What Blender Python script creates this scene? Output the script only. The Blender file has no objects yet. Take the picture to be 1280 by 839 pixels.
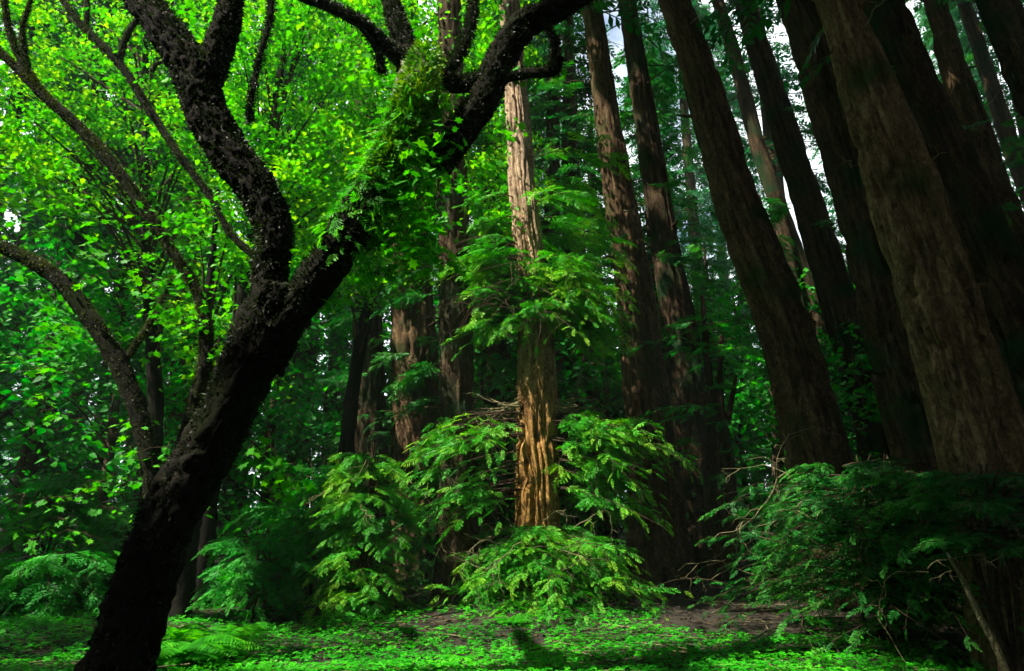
import bpy, math, random
import numpy as np
from mathutils import Vector

# ------------------------------------------------------------------ camera, sky, sun, exposure
sc = bpy.context.scene
COL = sc.collection
W, H, F = 1280.0, 839.0, 853.0            # photograph frame and focal length in its pixels
PITCH, CAMH = math.radians(14), 1.6
cam = bpy.data.cameras.new('camera'); camo = bpy.data.objects.new('camera', cam); COL.objects.link(camo)
cam.sensor_width = 36; cam.lens = 36 * F / W; cam.clip_end = 1000
camo.location = (0, 0, CAMH); camo.rotation_euler = (math.pi / 2 + PITCH, 0, 0)
sc.camera = camo

SUN = np.array([-0.50, -0.26, 0.80]); SUN /= np.linalg.norm(SUN)
sun_el = math.asin(SUN[2]); sun_az = math.atan2(SUN[0], SUN[1])
world = bpy.data.worlds.new('World'); sc.world = world; world.use_nodes = True
nt = world.node_tree; bg = nt.nodes['Background']
sky = nt.nodes.new('ShaderNodeTexSky'); sky.sky_type = 'NISHITA'; sky.sun_disc = False
sky.sun_elevation = sun_el; sky.sun_rotation = sun_az % (2 * math.pi)
sky.dust_density = 2.0
# thin bright cloud over most of the sky
wtc = nt.nodes.new('ShaderNodeTexCoord'); wno = nt.nodes.new('ShaderNodeTexNoise'); wno.inputs['Scale'].default_value = 3.5; wno.inputs['Detail'].default_value = 6
wrp = nt.nodes.new('ShaderNodeValToRGB'); wrp.color_ramp.elements[0].position = .34; wrp.color_ramp.elements[1].position = .47
wmx = nt.nodes.new('ShaderNodeMix'); wmx.data_type = 'RGBA'; wmx.inputs['B'].default_value = (7.5, 8.0, 8.4, 1)
nt.links.new(wtc.outputs['Generated'], wno.inputs['Vector']); nt.links.new(wno.outputs['Fac'], wrp.inputs[0])
nt.links.new(wrp.outputs[0], wmx.inputs['Factor']); nt.links.new(sky.outputs[0], wmx.inputs['A'])
nt.links.new(wmx.outputs['Result'], bg.inputs[0]); bg.inputs[1].default_value = 0.105
sl = bpy.data.lights.new('sun', 'SUN'); sl.energy = 5.0; sl.angle = math.radians(0.5); sl.color = (1, 0.93, 0.80)
so = bpy.data.objects.new('sun', sl); COL.objects.link(so)
so.rotation_euler = Vector(SUN).to_track_quat('Z', 'Y').to_euler(); so.location = (-20, -10, 40)
sc.view_settings.view_transform = 'Standard'; sc.view_settings.look = 'None'
sc.view_settings.exposure = 1.4; sc.view_settings.gamma = 1
sc.cycles.max_bounces = 8; sc.cycles.diffuse_bounces = 4; sc.cycles.transmission_bounces = 5
sc.cycles.use_denoising = True
sc.cycles.sample_clamp_indirect = 4

rng = np.random.default_rng(7)
R = rng.uniform

# ------------------------------------------------------------------ helpers
CT, ST = math.cos(PITCH), math.sin(PITCH)
def U(px, py, d):
    """place point at ground distance d (metres along +Y) seen at photo pixel"""
    x = (px - W / 2) / F; y = (H / 2 - py) / F
    v = np.array([x, CT - y * ST, ST + y * CT]); t = d / v[1]
    return np.array([0, 0, CAMH]) + v * t
def depth(py, d):
    y = (H / 2 - py) / F
    return d / (CT - y * ST)

def nrm(a): return a / (np.linalg.norm(a, axis=-1, keepdims=True) + 1e-12)

def _h(i, j, k, s):
    n = (i * 374761393 + j * 668265263 + k * 2147483647 + s * 1274126177) & 0xffffffff
    n = ((n ^ (n >> 13)) * 1274126177) & 0xffffffff
    n = (n ^ (n >> 16)) & 0xffff
    return n / 65535.0
def noise(p, s=0):
    p = np.asarray(p, float); i = np.floor(p).astype(np.int64); f = p - i; f = f * f * (3 - 2 * f)
    o = 0
    for a in (0, 1):
        for b in (0, 1):
            for c in (0, 1):
                w = (f[..., 0] if a else 1 - f[..., 0]) * (f[..., 1] if b else 1 - f[..., 1]) * (f[..., 2] if c else 1 - f[..., 2])
                o = o + w * _h(i[..., 0] + a, i[..., 1] + b, i[..., 2] + c, s)
    return o

def ground_z(x, y):
    p = np.stack([np.asarray(x, float) * 0.35, np.asarray(y, float) * 0.35, np.zeros_like(np.asarray(x, float))], -1)
    z = (noise(p, 5) - 0.5) * 0.28 + (noise(p * 4, 6) - 0.5) * 0.06
    return z + 0.018 * np.clip(np.asarray(y, float) - 14, 0, 60)

class Geo:
    def __init__(s): s.v = []; s.f = {}; s.r = []; s.b = []; s.n = 0
    def add(s, v, f, r=None, b=None):
        v = np.asarray(v, float); f = np.asarray(f, np.int64)
        s.v.append(v); s.r.append(np.full(len(v), 0.5) if r is None else np.asarray(r, float))
        s.b.append(v if b is None else b)
        s.f.setdefault(f.shape[1], []).append(f + s.n); s.n += len(v)
    def inst(s, tv, tf, M, T, rnd=None):
        """merge many transformed copies of a template; M (N,3,3) columns are axes"""
        N = len(T)
        if N == 0: return
        v = np.einsum('nij,kj->nki', M, tv) + T[:, None, :]
        f = tf[None] + (np.arange(N) * len(tv))[:, None, None]
        r = np.repeat(R(0, 1, N) if rnd is None else rnd, len(tv))
        s.add(v.reshape(-1, 3), f.reshape(-1, tf.shape[1]), r)
    def build(s, name, mat, parent=None, smooth=False, shift=None):
        me = bpy.data.meshes.new(name)
        v = np.concatenate(s.v)
        if shift is not None: v = v - np.asarray(shift)
        me.vertices.add(len(v)); me.vertices.foreach_set('co', v.astype(np.float32).ravel())
        loops = []; starts = []; tot = 0
        for k, fs in s.f.items():
            a = np.concatenate(fs); loops.append(a.ravel())
            starts.append(tot + np.arange(len(a)) * k); tot += a.size
        me.loops.add(tot); me.loops.foreach_set('vertex_index', np.concatenate(loops).astype(np.int32))
        st = np.concatenate(starts)
        me.polygons.add(len(st)); me.polygons.foreach_set('loop_start', st.astype(np.int32))
        if smooth: me.polygons.foreach_set('use_smooth', np.ones(len(st), bool))
        me.update(calc_edges=True)
        at = me.attributes.new('rnd', 'FLOAT', 'POINT'); at.data.foreach_set('value', np.concatenate(s.r).astype(np.float32))
        if len(mat.node_tree.nodes) and 'bark' in mat.name:
            at = me.attributes.new('bark_pos', 'FLOAT_VECTOR', 'POINT'); at.data.foreach_set('vector', np.concatenate(s.b).astype(np.float32).ravel())
        me.materials.append(mat)
        o = bpy.data.objects.new(name, me); COL.objects.link(o)
        if parent is not None: o.parent = parent
        return o

def tag(o, label=None, cat=None, group=None, kind=None):
    if label: o['label'] = label
    if cat: o['category'] = cat
    if group: o['group'] = group
    if kind: o['kind'] = kind
    return o
def thing(name, loc, label, cat, group=None):
    o = bpy.data.objects.new(name, None); COL.objects.link(o); o.location = tuple(loc); o.empty_display_size = 0.2
    return tag(o, label, cat, group)
def copy_tree(o, parent=None):
    c = o.copy(); COL.objects.link(c); c.parent = parent
    for ch in list(o.children): copy_tree(ch, c)
    return c

def resample(P, r, n):
    """Catmull-Rom through the control points"""
    P = np.asarray(P, float); r = np.asarray(r, float)
    Q = np.vstack([2 * P[0] - P[1], P, 2 * P[-1] - P[-2]]); L = len(P) - 1
    u = np.linspace(0, L - 1e-6, n); i = u.astype(int); t = (u - i)[:, None]
    a, b, c, d = Q[i], Q[i + 1], Q[i + 2], Q[i + 3]
    out = 0.5 * (2 * b + (c - a) * t + (2 * a - 5 * b + 4 * c - d) * t ** 2 + (3 * b - a - 3 * c + d) * t ** 3)
    return out, np.interp(u, np.arange(L + 1), r)

def frames(P):
    T = nrm(np.gradient(P, axis=0)); n = np.cross(T[0], [0, 1, 0.01]); n = n / np.linalg.norm(n)
    N = [n]
    for k in range(1, len(P)):
        n = N[-1] - T[k] * np.dot(N[-1], T[k]); N.append(n / np.linalg.norm(n))
    N = np.array(N); return T, N, np.cross(T, N)

def tube(g, P, r, seg=8, n=None, disp=None, rnd=0.5, cap=True):
    if n: P, r = resample(P, r, n)
    P = np.asarray(P, float); r = np.asarray(r, float)
    T, N, B = frames(P); n = len(P)
    th = np.linspace(0, 2 * np.pi, seg, endpoint=False)
    c, s_ = np.cos(th), np.sin(th)
    dirv = N[:, None] * c[None, :, None] + B[:, None] * s_[None, :, None]
    s = np.concatenate([[0], np.cumsum(np.linalg.norm(np.diff(P, axis=0), axis=1))])
    rr = np.repeat(r[:, None], seg, 1)
    if disp: rr = rr * disp(c[None].repeat(n, 0), s_[None].repeat(n, 0), s[:, None].repeat(seg, 1), rr)
    V = (P[:, None] + dirv * rr[..., None]).reshape(-1, 3)
    i = np.arange(n - 1)[:, None]; j = np.arange(seg)[None]; j2 = (j + 1) % seg
    Fq = np.stack([i * seg + j, i * seg + j2, (i + 1) * seg + j2, (i + 1) * seg + j], -1).reshape(-1, 4)
    off = R(-50, 50)
    rm = float(np.mean(r)) * .5
    bc = np.stack([c[None] * (r[:, None] * .5 + rm), s_[None] * (r[:, None] * .5 + rm), np.repeat((s + off)[:, None], seg, 1)], -1).reshape(-1, 3)
    g.add(V, Fq, np.full(len(V), rnd), bc)
    if cap:
        g.add(np.vstack([V[-seg:], P[-1] + T[-1] * r[-1] * 0.6]), [[k, (k + 1) % seg, seg] for k in range(seg)])
    return P, r, T, N, B

def bark_disp(seed, amp=0.16, fr=4.2, fv=1.0, flare=0.0, fh=1.2):
    def f(c, s, z, r):
        tw = z * 0.10
        c2 = c * np.cos(tw) - s * np.sin(tw); s2 = s * np.cos(tw) + c * np.sin(tw)
        wob = (noise(np.stack([c * 1.2, s * 1.2, z * 1.3], -1), seed + 9) - .5) * 0.9
        k = fr * np.maximum(r, 0.12) / 0.4
        a = noise(np.stack([c2 * k + wob, s2 * k + wob, z * fv], -1), seed)
        b = noise(np.stack([c2 * k * 2.3 + wob * 2, s2 * k * 2.3, z * fv * 2.2], -1), seed + 1)
        d = noise(np.stack([c2 * 1.1, s2 * 1.1, z * 0.35], -1), seed + 2)
        ridge = np.minimum(np.abs(a - 0.5) * 5, 1) ** .6 * 0.62 + np.minimum(np.abs(b - 0.5) * 5, 1) ** .6 * 0.38
        butt = 0
        if flare: butt = flare * np.exp(-z / fh) * (0.6 + 0.8 * noise(np.stack([c * 1.8, s * 1.8, z * 0], -1), seed + 4))
        return 0.93 + amp * (ridge - 0.5) + 0.16 * (d - 0.5) + butt
    return f
def knobby(seed, amp=0.30):
    def f(c, s, z, r):
        k = np.maximum(r, 0.03) / 0.18
        a = noise(np.stack([c * 1.5, s * 1.5, z * 2.6], -1), seed)
        b = noise(np.stack([c * 4 * k, s * 4 * k, z * 11], -1), seed + 3)
        d = noise(np.stack([c * 9 * k, s * 9 * k, z * 26], -1), seed + 5)
        return 0.80 + amp * a + 0.26 * (b - 0.2) + 0.30 * (d - .5)
    return f

# ------------------------------------------------------------------ materials
def new_mat(name):
    m = bpy.data.materials.new(name); m.use_nodes = True
    n = m.node_tree.nodes; l = m.node_tree.links
    return m, n, l, n['Principled BSDF'], n['Material Output']
def ramp(n, stops):
    r = n.new('ShaderNodeValToRGB'); e = r.color_ramp.elements
    while len(e) < len(stops): e.new(0.5)
    for k, (p, c) in enumerate(stops): e[k].position = p; e[k].color = (*c, 1)
    return r
def leaf_mat(name, dark, mid, light, trans=0.45, scale=0.6, tint=1.25, rough=0.55):
    m, n, l, p, out = new_mat(name)
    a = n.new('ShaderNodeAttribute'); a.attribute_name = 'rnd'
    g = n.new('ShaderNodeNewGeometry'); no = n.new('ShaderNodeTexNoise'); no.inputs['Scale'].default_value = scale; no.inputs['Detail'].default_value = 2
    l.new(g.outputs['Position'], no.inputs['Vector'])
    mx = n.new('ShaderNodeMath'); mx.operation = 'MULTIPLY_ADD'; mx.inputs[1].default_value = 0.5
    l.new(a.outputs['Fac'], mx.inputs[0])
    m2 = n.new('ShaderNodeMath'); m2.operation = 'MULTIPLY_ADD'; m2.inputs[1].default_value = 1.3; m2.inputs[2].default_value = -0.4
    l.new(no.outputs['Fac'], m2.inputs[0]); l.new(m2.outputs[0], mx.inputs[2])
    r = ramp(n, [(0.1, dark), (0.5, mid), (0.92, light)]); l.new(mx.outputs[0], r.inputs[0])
    l.new(r.outputs[0], p.inputs['Base Color']); p.inputs['Roughness'].default_value = rough
    p.inputs['Specular IOR Level'].default_value = 0.25
    t = n.new('ShaderNodeBsdfTranslucent'); hs = n.new('ShaderNodeHueSaturation'); hs.inputs['Hue'].default_value = 0.498
    hs.inputs['Saturation'].default_value = 1.08; hs.inputs['Value'].default_value = tint
    l.new(r.outputs[0], hs.inputs['Color']); l.new(hs.outputs[0], t.inputs[0])
    mi = n.new('ShaderNodeMixShader'); mi.inputs[0].default_value = trans
    l.new(p.outputs[0], mi.inputs[1]); l.new(t.outputs[0], mi.inputs[2]); l.new(mi.outputs[0], out.inputs[0])
    return m
def bark_mat(name, dark, mid, light, moss=None, moss_amt=0.0, vscale=9.0, sq=0.14, bump=1.0):
    m, n, l, p, out = new_mat(name)
    tc = n.new('ShaderNodeTexCoord'); mp = n.new('ShaderNodeMapping'); mp.inputs['Scale'].default_value = (1, 1, sq)
    ba = n.new('ShaderNodeAttribute'); ba.attribute_name = 'bark_pos'
    l.new(ba.outputs['Vector'], mp.inputs['Vector'])
    no = n.new('ShaderNodeTexNoise'); no.inputs['Scale'].default_value = vscale; no.inputs['Detail'].default_value = 6; no.inputs['Roughness'].default_value = 0.72
    no.inputs['Distortion'].default_value = 0.6
    l.new(mp.outputs[0], no.inputs['Vector'])
    mp2 = n.new('ShaderNodeMapping'); mp2.inputs['Scale'].default_value = (1, 1, min(1, sq * 2.5)); l.new(ba.outputs['Vector'], mp2.inputs['Vector'])
    nb = n.new('ShaderNodeTexNoise'); nb.inputs['Scale'].default_value = vscale * 2.6; nb.inputs['Detail'].default_value = 5; nb.inputs['Roughness'].default_value = .75; nb.inputs['Distortion'].default_value = 1.2
    l.new(mp2.outputs[0], nb.inputs['Vector'])
    mxn = n.new('ShaderNodeMath'); mxn.operation = 'MULTIPLY_ADD'; mxn.inputs[1].default_value = .5
    hf = n.new('ShaderNodeMath'); hf.operation = 'MULTIPLY'; hf.inputs[1].default_value = .5; l.new(no.outputs['Fac'], hf.inputs[0])
    l.new(nb.outputs['Fac'], mxn.inputs[0]); l.new(hf.outputs[0], mxn.inputs[2])
    r = ramp(n, [(0.38, dark), (0.5, mid), (0.62, light)]); l.new(mxn.outputs[0], r.inputs[0])
    col = r.outputs[0]
    if moss:
        n2 = n.new('ShaderNodeTexNoise'); n2.inputs['Scale'].default_value = 1.1; n2.inputs['Detail'].default_value = 5
        l.new(tc.outputs['Object'], n2.inputs['Vector'])
        mr = ramp(n, [(0.62 - moss_amt * 0.3, (0, 0, 0)), (0.8 - moss_amt * 0.3, (1, 1, 1))]); l.new(n2.outputs['Fac'], mr.inputs[0])
        mc = n.new('ShaderNodeMix'); mc.data_type = 'RGBA'; mc.inputs['B'].default_value = (*moss, 1)
        l.new(mr.outputs[0], mc.inputs['Factor']); l.new(col, mc.inputs['A']); col = mc.outputs['Result']
    l.new(col, p.inputs['Base Color']); p.inputs['Roughness'].default_value = 0.95; p.inputs['Specular IOR Level'].default_value = 0.1
    b = n.new('ShaderNodeBump'); b.inputs['Strength'].default_value = bump; b.inputs['Distance'].default_value = 0.05
    l.new(mxn.outputs[0], b.inputs['Height']); l.new(b.outputs[0], p.inputs['Normal'])
    return m

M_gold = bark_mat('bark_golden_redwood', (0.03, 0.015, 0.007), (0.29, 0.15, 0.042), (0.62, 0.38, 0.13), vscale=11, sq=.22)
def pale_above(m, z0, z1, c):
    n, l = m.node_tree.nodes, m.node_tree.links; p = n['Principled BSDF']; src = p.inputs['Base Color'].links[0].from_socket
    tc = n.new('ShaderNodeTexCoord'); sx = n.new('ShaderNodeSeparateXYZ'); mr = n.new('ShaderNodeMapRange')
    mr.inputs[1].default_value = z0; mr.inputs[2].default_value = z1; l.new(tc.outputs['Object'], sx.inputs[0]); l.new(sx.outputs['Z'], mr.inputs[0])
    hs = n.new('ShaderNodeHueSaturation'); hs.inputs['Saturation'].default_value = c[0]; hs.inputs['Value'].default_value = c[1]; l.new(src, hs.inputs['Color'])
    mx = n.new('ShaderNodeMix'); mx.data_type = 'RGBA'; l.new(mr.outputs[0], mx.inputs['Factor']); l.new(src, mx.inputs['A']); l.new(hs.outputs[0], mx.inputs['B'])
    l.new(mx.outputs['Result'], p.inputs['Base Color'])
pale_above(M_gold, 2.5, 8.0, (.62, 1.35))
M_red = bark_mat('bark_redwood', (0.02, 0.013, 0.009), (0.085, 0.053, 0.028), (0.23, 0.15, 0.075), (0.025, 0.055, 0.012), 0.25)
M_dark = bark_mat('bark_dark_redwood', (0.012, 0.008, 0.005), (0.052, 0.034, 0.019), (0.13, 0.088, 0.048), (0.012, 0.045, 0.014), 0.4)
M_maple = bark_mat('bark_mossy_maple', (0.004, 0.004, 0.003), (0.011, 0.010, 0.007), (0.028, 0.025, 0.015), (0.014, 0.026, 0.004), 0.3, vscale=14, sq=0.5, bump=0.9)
M_red_lit = bark_mat('bark_redwood_lit', (0.03, 0.019, 0.010), (0.15, 0.095, 0.045), (0.36, 0.25, 0.13), (0.03, 0.06, 0.012), 0.2)  # redwood bark made lighter to stand in for soft light on the near trunk
M_twig = bark_mat('bark_twig', (0.10, 0.08, 0.04), (0.24, 0.22, 0.11), (0.42, 0.38, 0.22), vscale=20, sq=1)
M_wood = bark_mat('bark_bough', (0.02, 0.014, 0.009), (0.06, 0.042, 0.026), (0.12, 0.085, 0.05), vscale=14, sq=1)
L_maple = leaf_mat('leaf_maple', (0.014, 0.17, 0.004), (0.075, 0.52, 0.008), (0.42, 0.74, 0.014), 0.5, 0.9)
L_mapleg = leaf_mat('leaf_maple_near', (0.015, 0.18, 0.006), (0.045, 0.38, 0.010), (0.14, 0.52, 0.015), 0.5, 1.5)
L_red = leaf_mat('needle_redwood', (0.006, 0.065, 0.012), (0.016, 0.17, 0.02), (0.07, 0.32, 0.02), 0.38, 0.8)
L_bright = leaf_mat('needle_redwood_bright', (0.012, 0.14, 0.010), (0.045, 0.35, 0.016), (0.28, 0.58, 0.03), 0.42, 1.2)
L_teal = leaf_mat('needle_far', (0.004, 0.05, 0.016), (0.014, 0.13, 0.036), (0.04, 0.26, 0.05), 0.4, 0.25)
L_mid = leaf_mat('leaf_understory', (0.006, 0.10, 0.012), (0.018, 0.26, 0.022), (0.07, 0.46, 0.03), 0.48, 0.4)
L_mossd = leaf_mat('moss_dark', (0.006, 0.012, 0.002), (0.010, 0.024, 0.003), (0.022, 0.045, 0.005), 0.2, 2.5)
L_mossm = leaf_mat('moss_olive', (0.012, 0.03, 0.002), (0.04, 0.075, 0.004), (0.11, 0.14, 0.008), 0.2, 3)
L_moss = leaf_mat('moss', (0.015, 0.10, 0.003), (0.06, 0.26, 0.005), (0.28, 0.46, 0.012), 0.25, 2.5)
L_clover = leaf_mat('clover', (0.008, 0.15, 0.004), (0.022, 0.38, 0.008), (0.10, 0.60, 0.016), 0.4, 0.9)
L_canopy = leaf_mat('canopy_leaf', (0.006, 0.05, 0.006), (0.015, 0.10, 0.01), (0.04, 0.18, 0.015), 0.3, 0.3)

# ------------------------------------------------------------------ foliage templates
def spray_template(n, seed, lw=0.030, ang=58):
    """flat feathery conifer frond, unit length along +X"""
    r = np.random.default_rng(seed); V = []; Q = []
    def stemy(x): return 0.10 * math.sin(x * 2.6 + seed) * x
    def stemz(x): return -0.13 * x * x
    for k in range(2):
        x0, x1 = k / 2, (k + 1) / 2; w = 0.012 * (1 - x0 * .7)
        b = len(V); V += [(x0, stemy(x0) - w, stemz(x0)), (x1, stemy(x1) - w * .7, stemz(x1)), (x1, stemy(x1) + w * .7, stemz(x1)), (x0, stemy(x0) + w, stemz(x0))]
        Q.append((b, b + 1, b + 2, b + 3))
    for i in range(n):
        x = 0.10 + 0.88 * i / (n - 1)
        for s in (-1, 1):
            L = 0.25 * math.sin(math.pi * min(1, 0.18 + 0.80 * x)) ** 0.7 * r.uniform(0.65, 1.2) + 0.04
            a = math.radians(ang + r.uniform(-14, 10)) - x * 0.35
            d = np.array([math.cos(a), s * math.sin(a), r.uniform(-0.22, 0.14)]); d /= np.linalg.norm(d)
            side = np.cross(d, [0, 0, 1]); side /= np.linalg.norm(side)
            side = side + np.array([0, 0, r.uniform(-.7, .7)])
            o = np.array([x, stemy(x), stemz(x)]); w = lw * r.uniform(0.7, 1.3)
            b = len(V); V += [tuple(o), tuple(o + d * L * .5 + side * w), tuple(o + d * L + np.array([0, 0, -.10 * L])), tuple(o + d * L * .45 - side * w)]
            Q.append((b, b + 1, b + 2, b + 3))
    return np.array(V), np.array(Q)
SPR = [spray_template(9, s, .034) for s in (1, 2, 3, 4)]
SPRL = [spray_template(7, s, 0.045, 54) for s in (11, 12, 13)]

def maple_leaf():
    a = [(0, 0), (.30, .08), (.42, .34), (.50, .20), (.78, .30), (.74, .12), (1.0, 0), (.74, -.12), (.78, -.30), (.50, -.20), (.42, -.34), (.30, -.08)]
    # fan of triangles round a mid point, folded along the mid rib
    V = [(.38, 0, -.04)] + [(x, y, 0.10 * abs(y) - 0.16 * x * x) for x, y in a]
    Q = [(0, 1 + k, 1 + (k + 1) % 12) for k in range(12)]
    return np.array(V, float), np.array(Q)
def lobed_leaf():
    V = np.array([(0, 0, 0), (.30, .36, .05), (.62, .26, -.03), (1, 0, -.16), (.62, -.26, -.03), (.30, -.36, .05)], float)
    return V, np.array([(0, 1, 2, 3), (0, 3, 4, 5)])
def clover_leaf():
    V = [(0, 0, 0)]; Q = []
    for k in range(3):
        a = k * 2.094
        for da, r_, z in ((-.7, .8, .06), (0, 1.0, -.08), (.7, .8, .06)):
            V.append((r_ * math.cos(a + da), r_ * math.sin(a + da), z))
    T = []
    for k in range(3):
        b = 1 + k * 3; T += [(0, b, b + 1), (0, b + 1, b + 2)]
    return np.array(V, float), np.array(T)
MLEAF, LLEAF, CLOV = maple_leaf(), lobed_leaf(), clover_leaf()

def orient(X, up, size, roll=0.0):
    """matrices whose X axis is the given direction and Z is near up"""
    X = nrm(X); Y = nrm(np.cross(up, X)); Z = np.cross(X, Y)
    if np.ndim(roll) or roll:
        c = np.cos(roll)[:, None]; s = np.sin(roll)[:, None]; Y, Z = Y * c + Z * s, Z * c - Y * s
    return np.stack([X, Y, Z], -1) * np.asarray(size)[:, None, None]

def leaf_mats(N, size, tilt=0.6, droop=0.3, up=None):
    a = R(0, 2 * np.pi, N); X = np.stack([np.cos(a), np.sin(a), R(-droop - .35, .25 - droop, N)], -1)
    u = np.array([0, 0, 1.0]) if up is None else np.asarray(up)
    n = nrm(u + rng.normal(0, tilt, (N, 3)))
    return orient(X, n, R(0.45, 1.35, N) * size)

# spots to light: foliage is left out along the sun line to each: (px, py, distance, radius in metres)
GAPS = [(655, 165, 12, .55), (655, 235, 12, .7), (658, 300, 12, .8), (668, 450, 12, .5), (670, 510, 12, .6), (672, 590, 12, .6), (672, 650, 12, .5),
        (600, 330, 11.5, 1.0), (720, 330, 11.5, .9), (640, 370, 11, .8), (760, 370, 12, .7), (700, 250, 12, .7),
        (570, 585, 11.2, .9), (770, 590, 11.2, .9), (520, 590, 11.5, .7), (810, 610, 11.5, .4), (450, 620, 11, .6),
        (600, 720, 10.8, .7), (740, 720, 10.8, .7), (670, 730, 10.5, .7),
        (200, 60, 13, 2.2), (120, 110, 13, 1.8), (330, 100, 12, 2.6), (420, 60, 12, 2.4), (420, 180, 13, 2.6), (480, 250, 13, 2.0), (360, 260, 14, 1.6), (560, 60, 13, 1.6),
        (250, 200, 14, 2.0), (60, 60, 12, 1.4), (270, 330, 14, 1.2), (420, 330, 13, 1.3), (450, 400, 13, .9),
        (500, 120, 6.3, .6), (500, 190, 6.2, .6), (530, 270, 6.0, .45), (245, 480, 8, .4), (260, 440, 8, .4), (660, 80, 7, .3), (460, 80, 7, .4),
        (120, 300, 8, .8), (160, 360, 8, .7), (60, 260, 8, .7), (240, 390, 9, .7), (40, 440, 9, .5), (180, 560, 8, .5), (330, 570, 6, .25), (345, 610, 6, .2),
        (765, 190, 15, .6), (795, 330, 15, .5), (800, 400, 15, .5), (270, 760, 9, .5), (240, 740, 8.5, .4),
        (300, 815, 8.2, 1.3), (420, 815, 8.4, 1.3), (540, 810, 8.6, 1.3), (660, 815, 8.6, 1.3), (780, 815, 8.6, 1.3), (900, 820, 8.6, 1.3), (980, 830, 7.8, .5), (60, 720, 11, .7), (120, 700, 11, .5),
        (1185, 300, 8, .10), (1205, 410, 8, .10), (1078, 40, 8, .08), (950, 130, 17, .7), (1060, 590, 9, .35), (1130, 600, 9, .3), (940, 570, 22, 2.0), (935, 500, 24, 2.2),
        (1040, 660, 8.6, .3), (40, 370, 18, 1.5), (1000, 330, 25, 1.6), (900, 400, 24, 1.6), (1240, 200, 18, 1.2),
        (1061, 580, 8.4, 1.0), (1141, 585, 8.4, .9), (1181, 620, 8.4, .8), (1001, 630, 8.6, .8),
        (462, 500, 17.5, .8), (518, 450, 16.5, .7), (520, 540, 16.5, .7), (572, 480, 12.2, .5), (565, 330, 15, .6), (600, 430, 19, 1.4), (625, 520, 19, 1.4), (740, 470, 20, 1.4), (750, 300, 20, 1.5),
        (400, 480, 15, 1.2), (350, 520, 13, 1.0), (390, 600, 13, .8), (590, 250, 18, 1.5), (690, 180, 20, 1.5), (120, 480, 16, 1.2), (200, 620, 12, .8), (40, 560, 15, 1.0), (490, 660, 12, .7)]
GAPS += [(640, 365, 11.2, 1.2), (690, 350, 11.2, 1.2), (740, 350, 22, 2), (880, 480, 23, 2.2), (960, 420, 24, 2.2), (600, 350, 22, 2), (400, 520, 18, 1.6), (1050, 500, 26, 2), (700, 480, 19, 1.3), (800, 200, 24, 2.2), (900, 300, 26, 2.4),
         (720, 200, 19, 1.6), (725, 330, 19, 1.4), (612, 250, 18.5, 1.4), (835, 250, 22, 1.5), (612, 420, 18, 1.0), (870, 450, 23, 1.5)]
GC = np.array([U(a, b, c) for a, b, c, d in GAPS]); GR = np.array([d for a, b, c, d in GAPS])
BACK = [k for k, q in enumerate(GAPS) if (q[0], q[1]) in ((462, 500), (518, 450), (520, 540), (572, 480), (565, 330), (600, 430), (625, 520), (400, 480), (350, 520), (390, 600))]
TRK = [k for k, q in enumerate(GAPS) if q[:3] in ( (672, 590, 12), (672, 650, 12))]
SHR = [k for k, q in enumerate(GAPS) if q[0] in (1061, 1141, 1181, 1001)]
def keep_mask(P, above=3.0, sel=None):
    """False where a bit of foliage would stand in one of the sun shafts, well above what it lights"""
    P = np.asarray(P); k = np.ones(len(P), bool)
    for c, r in (zip(GC, GR) if sel is None else [(GC[q], GR[q] * .5) for q in sel]):
        d = P - c; t = d @ SUN
        q = np.linalg.norm(d - t[:, None] * SUN, axis=1)
        k &= ~((t > above) & (q < r * 1.3 + .04))
    return k
SHADE = []
for pts, d, r in (([(1044, -10), (1132, 250), (1185, 410), (1250, 650)], 7.6, .85), ([(842, 0), (927, 270), (1015, 550)], 12, .7), ([(994, 0), (1080, 270), (1158, 550)], 10.5, .8),
                  ([(1103, 0), (1209, 270), (1330, 560)], 9.6, .9), ([(930, 0), (1015, 270), (1095, 540)], 17, .6), ([(1240, -10), (1318, 160)], 9, .7)):
    for a_, b_ in zip(pts[:-1], pts[1:]):
        for t_ in np.linspace(0, 1, 9): SHADE.append((U(a_[0] * (1 - t_) + b_[0] * t_, a_[1] * (1 - t_) + b_[1] * t_, d), r))
def dense_mask(P):
    """True where the added roof is kept thick to shade the big trunks on the right"""
    k = np.zeros(len(P), bool)
    for c, r in SHADE:
        d = P - c; t = d @ SUN; k |= (t > 3) & (np.linalg.norm(d - t[:, None] * SUN, axis=1) < r)
    return k

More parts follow.
